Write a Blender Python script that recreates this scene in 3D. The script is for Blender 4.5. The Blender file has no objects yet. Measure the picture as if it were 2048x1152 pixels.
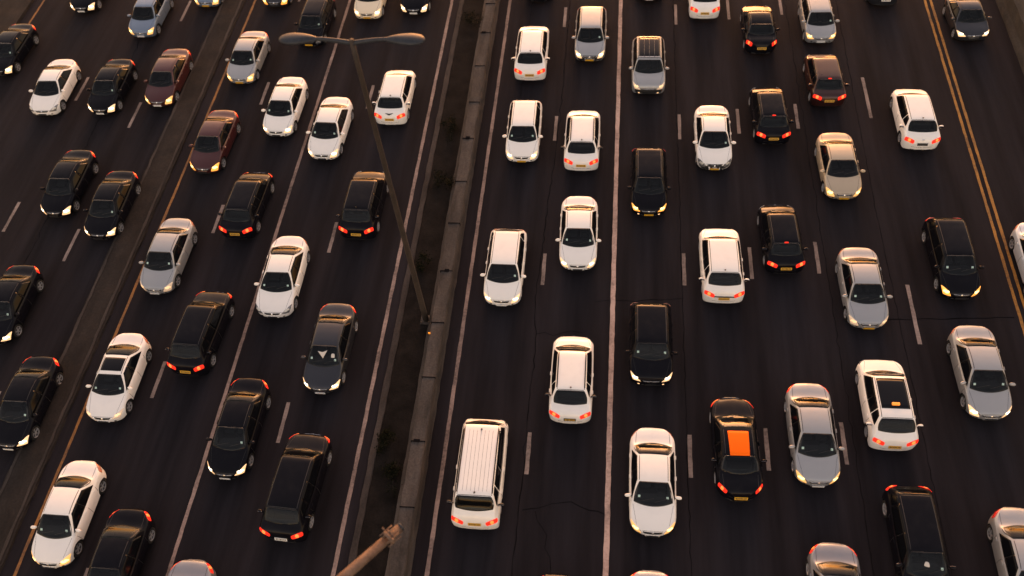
import bpy, bmesh, math, random
from mathutils import Vector, Matrix
from mathutils.bvhtree import BVHTree
random.seed(7)
S = bpy.context.scene
COL = S.collection
R = math.radians

# ---------------------------------------------------------------- camera
cam_d = bpy.data.cameras.new('camera'); cam = bpy.data.objects.new('camera', cam_d); COL.objects.link(cam)
right = Vector((0.99392857, 0.08904463, -0.06463004)); up = Vector((-0.03541013, 0.81502424, 0.57834386)); fwd = Vector((-0.10417347, 0.57254393, -0.81322896))
M3 = Matrix((right, up, -fwd)).transposed()
cam.matrix_world = Matrix.Translation((0, 0, 33)) @ M3.to_4x4()
cam_d.sensor_width = 36; cam_d.lens = 1711.265 / 2048 * 36; cam_d.clip_end = 3000
cam_d.dof.use_dof = True; cam_d.dof.focus_distance = 38; cam_d.dof.aperture_fstop = .28
S.camera = cam
S.render.resolution_x = 1024; S.render.resolution_y = 576

# ---------------------------------------------------------------- sky, sun, exposure
SUN_EL, SUN_ROT = 8.0, 0.0         # degrees; rotation 0 = straight up the road (+Y), clockwise
w = bpy.data.worlds.new('World'); S.world = w; w.use_nodes = True
nt = w.node_tree; nt.nodes.clear()
sky = nt.nodes.new('ShaderNodeTexSky'); sky.sky_type = 'NISHITA'; sky.sun_disc = False
sky.sun_elevation = R(SUN_EL); sky.sun_rotation = R(SUN_ROT); sky.dust_density = 1.1; sky.air_density = 1.3; sky.ozone_density = 0.8
tint = nt.nodes.new('ShaderNodeMix'); tint.data_type = 'RGBA'; tint.blend_type = 'MULTIPLY'; tint.inputs[0].default_value = 1
tint.inputs[7].default_value = (1.0, 0.635, 0.525, 1)
bg = nt.nodes.new('ShaderNodeBackground'); bg.inputs[1].default_value = 0.15
wo = nt.nodes.new('ShaderNodeOutputWorld')
nt.links.new(sky.outputs[0], tint.inputs[6]); nt.links.new(tint.outputs[2], bg.inputs[0]); nt.links.new(bg.outputs[0], wo.inputs[0])
sd = bpy.data.lights.new('sun', 'SUN'); sd.energy = 0.32; sd.angle = R(24); sd.color = (1, 0.55, 0.30)
so = bpy.data.objects.new('sun', sd); COL.objects.link(so)
sv = Vector((math.sin(R(SUN_ROT)) * math.cos(R(SUN_EL)), math.cos(R(SUN_ROT)) * math.cos(R(SUN_EL)), math.sin(R(SUN_EL))))
so.rotation_euler = (-sv).to_track_quat('-Z', 'Y').to_euler(); so.location = (0, 60, 40)
S.view_settings.view_transform = 'Standard'; S.view_settings.look = 'None'; S.view_settings.gamma = 1
S.view_settings.exposure = 2.3
S.cycles.max_bounces = 6

# ---------------------------------------------------------------- materials
EK = .30            # lamps are matched to the exposure
def mat(name, col, rough=.5, metal=0, coat=0, emis=None, es=0, spec=.5, coatr=.06):
    m = bpy.data.materials.new(name); m.use_nodes = True
    b = m.node_tree.nodes['Principled BSDF']
    b.inputs['Base Color'].default_value = (*col, 1); b.inputs['Roughness'].default_value = rough
    b.inputs['Metallic'].default_value = metal; b.inputs['Coat Weight'].default_value = coat; b.inputs['Coat Roughness'].default_value = coatr
    b.inputs['Specular IOR Level'].default_value = spec
    if emis: b.inputs['Emission Color'].default_value = (*emis, 1); b.inputs['Emission Strength'].default_value = es * EK
    return m
def noisy(name, c1, c2, scale=(1, 1, 1), rough=.8, bump=.3, detail=6, nscale=1.0, c3=None, spec=.3, bscale=40, coord='Object', edges=(.35, .65)):
    m = mat(name, c1, rough, spec=spec); t = m.node_tree; b = t.nodes['Principled BSDF']
    tc = t.nodes.new('ShaderNodeTexCoord'); mp = t.nodes.new('ShaderNodeMapping'); mp.inputs['Scale'].default_value = scale
    n = t.nodes.new('ShaderNodeTexNoise'); n.inputs['Scale'].default_value = nscale; n.inputs['Detail'].default_value = detail; n.inputs['Roughness'].default_value = .65
    r = t.nodes.new('ShaderNodeValToRGB'); r.color_ramp.elements[0].position = edges[0]; r.color_ramp.elements[1].position = edges[1]
    r.color_ramp.elements[0].color = (*c1, 1); r.color_ramp.elements[1].color = (*c2, 1)
    t.links.new(tc.outputs[coord], mp.inputs[0]); t.links.new(mp.outputs[0], n.inputs[0]); t.links.new(n.outputs[0], r.inputs[0])
    out = r.outputs[0]
    n2 = t.nodes.new('ShaderNodeTexNoise'); n2.inputs['Scale'].default_value = bscale; n2.inputs['Detail'].default_value = 4
    t.links.new(tc.outputs[coord], n2.inputs[0])
    mx = t.nodes.new('ShaderNodeMix'); mx.data_type = 'RGBA'; mx.blend_type = 'MULTIPLY'; mx.inputs[0].default_value = .6
    r2 = t.nodes.new('ShaderNodeValToRGB'); r2.color_ramp.elements[0].position = .3; r2.color_ramp.elements[1].position = .7
    r2.color_ramp.elements[0].color = (.45, .45, .45, 1); r2.color_ramp.elements[1].color = (1, 1, 1, 1)
    t.links.new(n2.outputs[0], r2.inputs[0]); t.links.new(out, mx.inputs[6]); t.links.new(r2.outputs[0], mx.inputs[7]); out = mx.outputs[2]
    t.links.new(out, b.inputs['Base Color'])
    bp = t.nodes.new('ShaderNodeBump'); bp.inputs['Strength'].default_value = bump; bp.inputs['Distance'].default_value = .02
    t.links.new(n2.outputs[0], bp.inputs['Height']); t.links.new(bp.outputs[0], b.inputs['Normal'])
    return m
def paint(name, col, metal=0, rough=.35, coat=.7, spec=.5):
    m = mat(name, col, rough, metal, coat, spec=spec); t = m.node_tree; b = t.nodes['Principled BSDF']
    tc = t.nodes.new('ShaderNodeTexCoord'); n = t.nodes.new('ShaderNodeTexNoise'); n.inputs['Scale'].default_value = 2.2; n.inputs['Detail'].default_value = 5
    t.links.new(tc.outputs['Object'], n.inputs[0])
    r = t.nodes.new('ShaderNodeMapRange'); r.inputs['To Min'].default_value = max(rough - .1, .05); r.inputs['To Max'].default_value = rough + .12
    t.links.new(n.outputs[0], r.inputs[0]); t.links.new(r.outputs[0], b.inputs['Roughness'])
    mx = t.nodes.new('ShaderNodeMix'); mx.data_type = 'RGBA'; mx.blend_type = 'MIX'
    r3 = t.nodes.new('ShaderNodeMapRange'); r3.inputs['From Min'].default_value = .5; r3.inputs['From Max'].default_value = .8; r3.inputs['To Max'].default_value = .22
    t.links.new(n.outputs[0], r3.inputs[0]); t.links.new(r3.outputs[0], mx.inputs[0])
    mx.inputs[6].default_value = (*col, 1); mx.inputs[7].default_value = (*[c * .7 + .015 for c in col], 1)
    t.links.new(mx.outputs[2], b.inputs['Base Color'])
    return m
P = {
 'white': paint('white_paint', (.80, .78, .75), 0, .4, .4), 'cream': paint('cream_paint', (.72, .62, .46), 0, .4, .5),
 'silver': paint('silver_paint', (.34, .35, .365), .5, .42, .25), 'grey': paint('grey_paint', (.22, .23, .26), .5, .40, .3),
 'blue': paint('blue_grey_paint', (.17, .22, .30), .5, .38, .3), 'beige': paint('beige_paint', (.46, .38, .28), .45, .42, .25),
 'black': paint('black_paint', (.0045, .0045, .007), 0, .16, .03, .10), 'dark': paint('dark_grey_paint', (.028, .030, .038), .5, .33, .3),
 'russet': paint('russet_paint', (.032, .010, .009), .3, .3, .2), 'maroon': paint('maroon_paint', (.055, .013, .014), .3, .3, .25), 'pale': paint('pale_blue_paint', (.50, .56, .63), .3, .4, .3)}
black = mat('black_trim', (.012, .012, .013), .55)
gap = mat('panel_gap', (.01, .01, .01), .8)
glass = mat('dark_glass', (.003, .004, .006), .07, 0, 0, spec=.4)
_t = glass.node_tree; _tr = _t.nodes.new('ShaderNodeBsdfTransparent'); _tr.inputs[0].default_value = (.62, .70, .72, 1); _mx = _t.nodes.new('ShaderNodeMixShader'); _mx.inputs[0].default_value = .5
_t.links.new(_tr.outputs[0], _mx.inputs[1]); _t.links.new(_t.nodes['Principled BSDF'].outputs[0], _mx.inputs[2]); _t.links.new(_mx.outputs[0], _t.nodes['Material Output'].inputs[0])
seatm = mat('seat_cloth', (.10, .095, .09), .9); dashm = mat('dashboard_plastic', (.05, .05, .052), .8)
pglass = mat('black_roof_glass', (.004, .004, .006), .12, spec=.2)
sglass = mat('side_glass', (.003, .0035, .005), .1, spec=.12)
rubber = noisy('tyre_rubber', (.012, .012, .012), (.02, .02, .02), rough=.9, bscale=30)
alloy = mat('alloy_rim', (.42, .42, .44), .35, .5)
chrome = mat('chrome', (.6, .6, .62), .2, 1)
yplate = mat('yellow_plate', (.58, .31, .02), .5); wplate = mat('white_plate', (.7, .7, .68), .5)
pmark = mat('plate_mark', (.05, .04, .02), .7)
mirrorm = mat('mirror_glass', (.3, .3, .33), .05, 1)
L_on = mat('lamp_on', (.40, .34, .27), .15, coat=.7, emis=(1, .55, .25), es=.9)
bulb_on = mat('bulb_on', (.8, .7, .5), .2, emis=(1, .78, .48), es=3.2); bulb_gold = mat('bulb_gold', (.8, .6, .3), .2, emis=(1, .60, .20), es=2.2); bulb_off = mat('bulb_off', (.6, .58, .52), .15, coat=1)
L_dim = mat('lamp_dim', (.42, .38, .34), .15, coat=.8, emis=(1, .60, .32), es=.3)
L_amber = mat('lamp_amber', (.8, .4, .1), .15, coat=1, emis=(1, .34, .05), es=1.0)
L_gold = mat('lamp_gold', (.4, .3, .16), .15, coat=.8, emis=(1, .46, .12), es=.8)
L_off = mat('lamp_off', (.20, .20, .21), .12, .3, coat=1)
T_on = mat('tail_on', (.28, .004, .003), .35, spec=.15, coat=0, emis=(1, .035, .015), es=.75)
T_dim = mat('tail_dim', (.35, .015, .012), .15, coat=1, emis=(1, .05, .02), es=.22)
T_pale = mat('tail_unlit', (.55, .22, .14), .15, coat=1)
T_core = mat('tail_core', (.6, .15, .04), .25, emis=(1, .20, .04), es=1.0)
sticker = mat('sticker_paper', (.42, .60, .55), .6); paperm = mat('white_paper', (.55, .52, .48), .8)
orange = mat('orange_panel', (1, .15, .004), .6, spec=.1)
LAMP = {'on': L_on, 'dim': L_dim, 'amber': L_amber, 'gold': L_gold, 'off': L_off}
TAIL = {'on': T_on, 'dim': T_dim, 'pale': T_pale}

# ---------------------------------------------------------------- mesh helpers
def tag(o, label=None, cat=None, group=None, kind=None):
    if label: o['label'] = label
    if cat: o['category'] = cat
    if group: o['group'] = group
    if kind: o['kind'] = kind
    return o
def build(name, verts, faces, mats, parent=None, mi=None, smooth=True):
    me = bpy.data.meshes.new(name); me.from_pydata(verts, [], faces)
    for m in (mats if isinstance(mats, (list, tuple)) else [mats]): me.materials.append(m)
    if mi: me.polygons.foreach_set('material_index', mi)
    me.polygons.foreach_set('use_smooth', [smooth] * len(me.polygons)); me.update()
    o = bpy.data.objects.new(name, me); COL.objects.link(o); o.parent = parent
    return o
def from_bm(name, bm, mats, parent=None, smooth=True, angle=None):
    me = bpy.data.meshes.new(name); bm.to_mesh(me); bm.free()
    for m in (mats if isinstance(mats, (list, tuple)) else [mats]): me.materials.append(m)
    me.polygons.foreach_set('use_smooth', [smooth] * len(me.polygons))
    if angle: me.set_sharp_from_angle(angle=R(angle))
    o = bpy.data.objects.new(name, me); COL.objects.link(o); o.parent = parent
    return o
def bx(bm, c, s, rot=0, bev=0, mi=0):
    r = bmesh.ops.create_cube(bm, size=1, matrix=Matrix.Translation(c) @ Matrix.Rotation(rot, 4, 'Z') @ Matrix.Diagonal((*s, 1)))
    vs = r['verts']; fs = {f for v in vs for f in v.link_faces}
    for f in fs: f.material_index = mi
    if bev:
        es = {e for v in vs for e in v.link_edges}
        bmesh.ops.bevel(bm, geom=list(es), offset=bev, segments=2, profile=.5, affect='EDGES')
def tube(bm, pts, rads, n=12, mi=0, cap=True):
    rings = []
    for i, p in enumerate(pts):
        p = Vector(p); a = Vector(pts[max(i - 1, 0)]); b = Vector(pts[min(i + 1, len(pts) - 1)]); d = (b - a).normalized()
        s = d.cross(Vector((0, 0, 1)));
        if s.length < .05: s = d.cross(Vector((0, 1, 0)))
        s.normalize(); u = s.cross(d)
        rings.append([bm.verts.new(p + (s * math.cos(t) + u * math.sin(t)) * rads[i]) for t in [2 * math.pi * k / n for k in range(n)]])
    for a, b in zip(rings, rings[1:]):
        for k in range(n):
            f = bm.faces.new((a[k], a[(k + 1) % n], b[(k + 1) % n], b[k])); f.material_index = mi
    if cap:
        bm.faces.new(rings[0][::-1]).material_index = mi; bm.faces.new(rings[-1]).material_index = mi
def interp(tab, f):
    if f <= tab[0][0]: return tab[0][1]
    for i in range(len(tab) - 1):
        (a, u), (b, v) = tab[i], tab[i + 1]
        if f <= b:
            t = (f - a) / (b - a)
            m0 = (v - u) / (b - a) if i == 0 else (v - tab[i - 1][1]) / (b - tab[i - 1][0])
            m1 = (v - u) / (b - a) if i + 2 >= len(tab) else (tab[i + 2][1] - u) / (tab[i + 2][0] - a)
            s = (v - u) / (b - a)                       # monotone limiting
            if s == 0: m0 = m1 = 0
            else:
                m0 = 0 if m0 / s < 0 else (3 * s if m0 / s > 3 else m0); m1 = 0 if m1 / s < 0 else (3 * s if m1 / s > 3 else m1)
            h = b - a
            return (2*t**3-3*t*t+1)*u + (t**3-2*t*t+t)*h*m0 + (-2*t**3+3*t*t)*v + (t**3-t*t)*h*m1
    return tab[-1][1]

# ---------------------------------------------------------------- car body types
# top: profile of the centre line (fraction of the length from the front, height)
# cw = cowl, wt = windscreen top, rr = roof rear edge, rb = rear window base
T = {
 'sedan': dict(L=4.4, W=1.82, H=1.42, wr=.585, front=(.16, 2.15), rear=(.17, 2.15), cw=.235, wt=.41, rr=.665, rb=.80, fa=.19, ra=.79,
   top=[(0, .50), (.012, .60), (.035, .685), (.11, .80), (.22, .91), (.25, .955), (.325, 1.185), (.40, 1.355), (.47, 1.41), (.55, 1.42), (.66, 1.37), (.735, 1.25), (.80, 1.06), (.84, 1.02), (.93, 1.0), (.975, .93), (1, .74)],
   sh=[(0, .52), (.06, .66), (.22, .84), (.5, .90), (.85, .93), (.97, .86), (1, .72)]),
 'coupe': dict(L=4.5, W=1.86, H=1.36, wr=.57, front=(.14, 2.3), rear=(.18, 2.1), cw=.25, wt=.43, rr=.65, rb=.815, fa=.19, ra=.79,
   top=[(0, .48), (.012, .58), (.035, .65), (.11, .76), (.23, .87), (.265, .92), (.42, 1.29), (.49, 1.35), (.56, 1.36), (.65, 1.32), (.735, 1.205), (.81, 1.03), (.86, .99), (.94, .99), (.98, .92), (1, .72)],
   sh=[(0, .50), (.06, .63), (.22, .80), (.5, .88), (.85, .92), (.97, .85), (1, .70)]),
 'hatch': dict(L=4.1, W=1.80, H=1.47, wr=.60, front=(.14, 2.3), rear=(.08, 2.6), cw=.22, wt=.385, rr=.86, rb=.95, fa=.19, ra=.82,
   top=[(0, .52), (.012, .62), (.035, .71), (.11, .84), (.21, .95), (.235, .99), (.38, 1.40), (.46, 1.46), (.6, 1.47), (.76, 1.45), (.87, 1.38), (.95, 1.03), (.975, .95), (.99, .85), (1, .70)],
   sh=[(0, .54), (.06, .68), (.2, .87), (.5, .93), (.85, .97), (.96, .90), (1, .68)]),
 'suv': dict(L=4.4, W=1.87, H=1.62, wr=.64, front=(.11, 2.6), rear=(.06, 3.0), cw=.225, wt=.36, rr=.86, rb=.945, fa=.19, ra=.80,
   top=[(0, .58), (.012, .72), (.035, .84), (.11, .96), (.21, 1.04), (.24, 1.09), (.36, 1.53), (.43, 1.60), (.6, 1.62), (.78, 1.60), (.86, 1.54), (.945, 1.18), (.975, 1.06), (.99, .90), (1, .72)],
   sh=[(0, .60), (.06, .80), (.2, .98), (.5, 1.03), (.85, 1.06), (.96, .98), (1, .70)]),
 'tourer': dict(L=4.2, W=1.82, H=1.46, wr=.60, front=(.13, 2.3), rear=(.09, 2.6), cw=.18, wt=.30, rr=.76, rb=.865, fa=.19, ra=.80,
   top=[(0, .52), (.012, .64), (.035, .74), (.10, .88), (.17, .97), (.20, 1.01), (.30, 1.37), (.38, 1.45), (.55, 1.46), (.68, 1.45), (.76, 1.40), (.865, 1.07), (.90, 1.03), (.95, .98), (.98, .88), (1, .68)],
   sh=[(0, .54), (.06, .68), (.18, .88), (.5, .94), (.85, .97), (.95, .90), (1, .66)]),
 'tall': dict(L=4.3, W=1.87, H=1.64, wr=.64, front=(.12, 2.5), rear=(.07, 2.8), cw=.20, wt=.32, rr=.80, rb=.895, fa=.19, ra=.80,
   top=[(0, .58), (.012, .72), (.035, .84), (.11, .96), (.18, 1.04), (.215, 1.10), (.32, 1.54), (.40, 1.62), (.6, 1.64), (.72, 1.63), (.80, 1.57), (.895, 1.20), (.94, 1.10), (.975, .98), (1, .72)],
   sh=[(0, .60), (.06, .80), (.2, .98), (.5, 1.03), (.85, 1.06), (.95, .98), (1, .70)]),
 'van': dict(L=4.6, W=1.90, H=1.85, wr=.70, front=(.07, 2.9), rear=(.045, 3.2), cw=.07, wt=.165, rr=.83, rb=.905, fa=.17, ra=.80,
   top=[(0, .60), (.012, .80), (.03, .95), (.06, 1.12), (.08, 1.17), (.16, 1.72), (.23, 1.81), (.5, 1.85), (.74, 1.85), (.83, 1.79), (.905, 1.33), (.95, 1.18), (.98, .98), (1, .70)],
   sh=[(0, .62), (.05, .85), (.12, 1.04), (.5, 1.08), (.85, 1.10), (.96, .98), (1, .68)])}

def sup(f, ext, p, lo):
    if f >= ext: return 1
    return max(lo, (1 - (1 - f / ext) ** p) ** (1 / p))
def halfw(t, f):
    W = t['W'] / 2
    a = sup(f, *t['front'], .32) * sup(1 - f, *t['rear'], .36)
    belly = 1 - .035 * (abs(f - .52) / .5) ** 2
    return W * a * belly
def section(t, f):
    w = halfw(t, f); zt = interp(t['top'], f); sh = min(interp(t['sh'], f), zt - .02)
    e = min(f, 1 - f); zb = .20 + .12 * max(0, 1 - e / .05)
    shm = interp(t['sh'], .5)
    fr = max(0, min(1, (zt - sh - .08) / (t['H'] - shm - .08)))
    xt = w * .86 * (1 - fr) + t['wr'] * min(1, w / (t['W'] / 2)) * fr
    zm = zb + (sh - zb) * .5
    cr = .02 + .035 * (1 - fr)
    dz = .055 * fr
    pts = [(0, zb), (w * .6, zb), (w * .90, zb + .005), (w * .975, zb + .08), (w * .985, zm - .08), (w * 1.0, zm + .03), (w * .995, zm + (sh - zm) * .55), (w * .965, sh - .03),
           (w * .935, sh), (w * .935 * .5 + (xt + .035 * fr) * .5, sh + (zt - dz - sh) * .5 * (.92 + .06 * fr)), (xt + .035 * fr, zt - dz - cr * .5), (xt * .9, zt - cr * .55), (xt * .5, zt - cr * .15), (0, zt)]
    for _ in range(2):
        q = [pts[0]]
        for a, b in zip(pts, pts[1:]):
            q.append((a[0] * .78 + b[0] * .22, a[1] * .78 + b[1] * .22)); q.append((a[0] * .22 + b[0] * .78, a[1] * .22 + b[1] * .78))
        q.append(pts[-1]); pts = q
    return pts
FS = [0, .004, .009, .015, .022, .032, .045, .06, .08, .10, .125] + [.15 + .02 * i for i in range(36)] + [.87, .885, .90, .92, .94, .955, .968, .978, .985, .991, .996, 1]
def body_object(t, root):
    bm = bmesh.new(); L = t['L']; rings = []
    for f in FS:
        sec = section(t, f); y = (f - .5) * L
        ring = [bm.verts.new((x, y, z)) for x, z in sec] + [bm.verts.new((-x, y, z)) for x, z in sec[-2:0:-1]]
        rings.append(ring)
    n = len(rings[0])
    for a, b in zip(rings, rings[1:]):
        for k in range(n): bm.faces.new((a[k], b[k], b[(k + 1) % n], a[(k + 1) % n]))
    for rg, dy, rev in ((rings[0], -.012, False), (rings[-1], .012, True)):
        c = sum((v.co for v in rg), Vector()) / n; inner = [bm.verts.new(c + (v.co - c) * .8 + Vector((0, dy, 0))) for v in rg]
        for k in range(n):
            q = (rg[k], rg[(k + 1) % n], inner[(k + 1) % n], inner[k]); bm.faces.new(q if not rev else q[::-1])
        bm.faces.new(inner if not rev else inner[::-1])
    bmesh.ops.recalc_face_normals(bm, faces=bm.faces)
    o = from_bm('body', bm, [P['white'], black])
    tree = BVHTree.FromPolygons([v.co[:] for v in o.data.vertices], [p.vertices[:] for p in o.data.polygons])
    cb = bmesh.new(); W = t['W'] / 2
    for ax in (t['fa'], t['ra']):
        for s in (-1, 1):
            bmesh.ops.create_cone(cb, cap_ends=True, segments=28, radius1=.375, radius2=.375, depth=.5, matrix=Matrix.Translation((s * W, (ax - .5) * L, .32)) @ Matrix.Rotation(R(90), 4, 'Y'))
    Yf = lambda f: (f - .5) * L; tp = lambda f: interp(t['top'], f); hx = t['wr'] - .035
    pr = [(Yf(t['cw'] + .035), .62), (Yf(t['cw'] + .035), tp(t['cw'] + .035) + .06), (Yf(t['wt'] - .006), tp(t['wt']) + .06), (Yf(t['wt'] - .006), t['H'] - .13), (Yf(t['rr'] + .012), t['H'] - .15),
          (Yf(t['rr'] + .012), tp(t['rr']) + .06), (Yf(t['rb'] - .02), tp(t['rb'] - .02) + .06), (Yf(t['rb'] - .02), .62)]
    A = [cb.verts.new((-hx, y, z)) for y, z in pr]; B = [cb.verts.new((hx, y, z)) for y, z in pr]
    cb.faces.new(A); cb.faces.new(B[::-1])
    for k in range(len(pr)): cb.faces.new((A[k], B[k], B[(k + 1) % len(pr)], A[(k + 1) % len(pr)]))
    bmesh.ops.recalc_face_normals(cb, faces=cb.faces)
    co = from_bm('cutter', cb, [P['white'], black], smooth=False)
    for p in co.data.polygons: p.material_index = 1
    md = o.modifiers.new('b', 'BOOLEAN'); md.object = co; md.operation = 'DIFFERENCE'; md.solver = 'EXACT'
    bpy.context.view_layer.update()
    me = bpy.data.meshes.new_from_object(o.evaluated_get(bpy.context.evaluated_depsgraph_get()))
    o.modifiers.clear(); o.data = me; me.polygons.foreach_set('use_smooth', [True] * len(me.polygons)); me.set_sharp_from_angle(angle=R(38))
    bpy.data.objects.remove(co)
    o.parent = root
    return o, tree
DIRS = {'top': lambda a, b: (Vector((a, b, 4)), Vector((0, 0, -1))), 'left': lambda a, b: (Vector((-4, a, b)), Vector((1, 0, 0))), 'right': lambda a, b: (Vector((4, a, b)), Vector((-1, 0, 0))),
        'front': lambda a, b: (Vector((a, -6, b)), Vector((0, 1, 0))), 'rear': lambda a, b: (Vector((a, 6, b)), Vector((0, -1, 0))),
        'nose': lambda a, b: (Vector((a, b, .66)) - Vector((0, .6, -.8)) * 5, Vector((0, .6, -.8))), 'tail': lambda a, b: (Vector((a, b, .9)) - Vector((0, -.6, -.8)) * 5, Vector((0, -.6, -.8)))}
def patch_data(tree, d, q, k=.3, nu=12, nv=8, off=.008, bow=0, sink=.02):
    """a rounded four-cornered panel laid on the body; q = corners (a, b) in order, u runs q0->q1"""
    V, F = [], []
    for j in range(nv + 1):
        for i in range(nu + 1):
            u = -1 + 2 * i / nu; v = -1 + 2 * j / nv
            uu = u * math.sqrt(1 - k * v * v / 2); vv = v * math.sqrt(1 - k * u * u / 2)
            s = (uu + 1) / 2; r = (vv + 1) / 2
            a = (q[0][0] * (1 - s) + q[1][0] * s) * (1 - r) + (q[3][0] * (1 - s) + q[2][0] * s) * r
            b = (q[0][1] * (1 - s) + q[1][1] * s) * (1 - r) + (q[3][1] * (1 - s) + q[2][1] * s) * r
            b += (bow if not isinstance(bow, tuple) else bow[0] * (1 - r) + bow[1] * r) * (1 - uu * uu)
            o, dd = DIRS[d](a, b)
            loc, nrm, _, _ = tree.ray_cast(o, dd)
            if loc is None:
                loc, nrm, _, _ = tree.find_nearest(o + dd * (4 if d != 'front' and d != 'rear' else 4.2))
            if nrm.dot(dd) > 0: nrm = -nrm
            edge = i in (0, nu) or j in (0, nv)
            V.append(loc + nrm * off)
    m = len(V)
    for j in range(nv):
        for i in range(nu):
            A = j * (nu + 1) + i; F.append((A, A + 1, A + nu + 2, A + nu + 1))
    rim = [i for i in range(nu + 1)] + [(j + 1) * (nu + 1) - 1 for j in range(1, nv + 1)] + [nv * (nu + 1) + i for i in range(nu - 1, -1, -1)] + [j * (nu + 1) for j in range(nv - 1, 0, -1)]
    base = len(V); o, dd = DIRS[d](0, 0)
    for r_ in rim: V.append(V[r_] + dd * sink)
    for x in range(len(rim)):
        y = (x + 1) % len(rim); F.append((rim[x], base + x, base + y, rim[y]))
    # orientation: make the faces look back along the ray
    a, b, c = (Vector(V[i]) for i in F[(nv // 2) * nu + nu // 2][:3])
    if (b - a).cross(c - b).dot(dd) > 0: F = [f[::-1] for f in F]
    return V, F
def patch(name, tree, d, q, m, parent, **kw):
    V, F = patch_data(tree, d, q, **kw)
    return build(name, V, F, m, parent)
def add_frit(body, tree, q, hx, y0, y1, **kw):
    """the black ceramic border printed round a pane, laid under the glass round the cabin opening"""
    V, F = patch_data(tree, 'top', q, nu=30, nv=18, off=.004, sink=.002, **{k: v for k, v in kw.items() if k in ('k', 'bow')})
    bm = bmesh.new(); bm.from_mesh(body.data); vs = [bm.verts.new(v) for v in V]
    for f in F:
        if all(abs(V[i].x) < hx and y0 < V[i].y < y1 for i in f): continue
        bm.faces.new([vs[i] for i in f]).material_index = 1
    bm.to_mesh(body.data); bm.free()
def add_strips(body, tree, strips, w=.014):
    """panel gaps and roof grooves, joined into the body mesh as its dark second material"""
    bm = bmesh.new(); bm.from_mesh(body.data)
    for d, p0, p1, *ww in strips:
        hw = (ww[0] if ww else w) / 2; dx, dy = p1[0] - p0[0], p1[1] - p0[1]; l = math.hypot(dx, dy); nx, ny = -dy / l * hw, dx / l * hw
        q = [(p0[0] - nx, p0[1] - ny), (p1[0] - nx, p1[1] - ny), (p1[0] + nx, p1[1] + ny), (p0[0] + nx, p0[1] + ny)]
        V, F = patch_data(tree, d, q, k=0, nu=max(4, int(l / .09)), nv=1, off=.003, sink=.006)
        vs = [bm.verts.new(v) for v in V]
        for f in F: bm.faces.new([vs[i] for i in f]).material_index = 1
    bm.to_mesh(body.data); bm.free(); body.data.set_sharp_from_angle(angle=R(38))

def wheel(root, x, y, s):
    r, wd = .325, .20; bm = bmesh.new(); n = 28
    prof = [(.20, wd * .45), (.235, wd * .5), (.29, wd * .5), (.318, wd * .40), (r, wd * .2), (r, -wd * .2), (.318, -wd * .40), (.29, -wd * .5), (.20, -wd * .5)]
    rings = [[bm.verts.new((s * h + x, y + rr * math.cos(a), .325 + rr * math.sin(a))) for rr, h in prof] for a in [2 * math.pi * k / n for k in range(n)]]
    for i in range(n):
        a, b = rings[i], rings[(i + 1) % n]
        for k in range(len(prof) - 1): bm.faces.new((a[k], a[k + 1], b[k + 1], b[k]))
    bmesh.ops.recalc_face_normals(bm, faces=bm.faces)
    tw = from_bm('wheel', bm, rubber, root)
    bm = bmesh.new()
    bmesh.ops.create_cone(bm, cap_ends=True, segments=28, radius1=.20, radius2=.20, depth=.02, matrix=Matrix.Translation((x + s * .03, y, .325)) @ Matrix.Rotation(R(90), 4, 'Y'))
    for f in bm.faces: f.material_index = 1
    for k in range(5):                                            # twin-blade spokes, a lip and a hub
        for dl in (-.16, .16):
            a = 2 * math.pi * k / 5 + dl; c = Vector((x + s * .075, y + .11 * math.cos(a), .325 + .11 * math.sin(a)))
            bmesh.ops.create_cube(bm, size=1, matrix=Matrix.Translation(c) @ Matrix.Rotation(a, 4, 'X') @ Matrix.Diagonal((.03, .19, .020, 1)))
    m = 28; r1 = [[bm.verts.new((x + s * h, y + rr * math.cos(a), .325 + rr * math.sin(a))) for rr, h in ((.195, .06), (.20, .092), (.216, .098), (.222, .07))] for a in [2 * math.pi * k / m for k in range(m)]]
    for i in range(m):
        for k in range(3): bm.faces.new((r1[i][k], r1[i][k + 1], r1[(i + 1) % m][k + 1], r1[(i + 1) % m][k]))
    bmesh.ops.create_cone(bm, cap_ends=True, segments=12, radius1=.045, radius2=.04, depth=.05, matrix=Matrix.Translation((x + s * .07, y, .325)) @ Matrix.Rotation(R(90), 4, 'Y'))
    bmesh.ops.recalc_face_normals(bm, faces=bm.faces)
    from_bm('rim', bm, [alloy, black], tw, angle=35)

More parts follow.
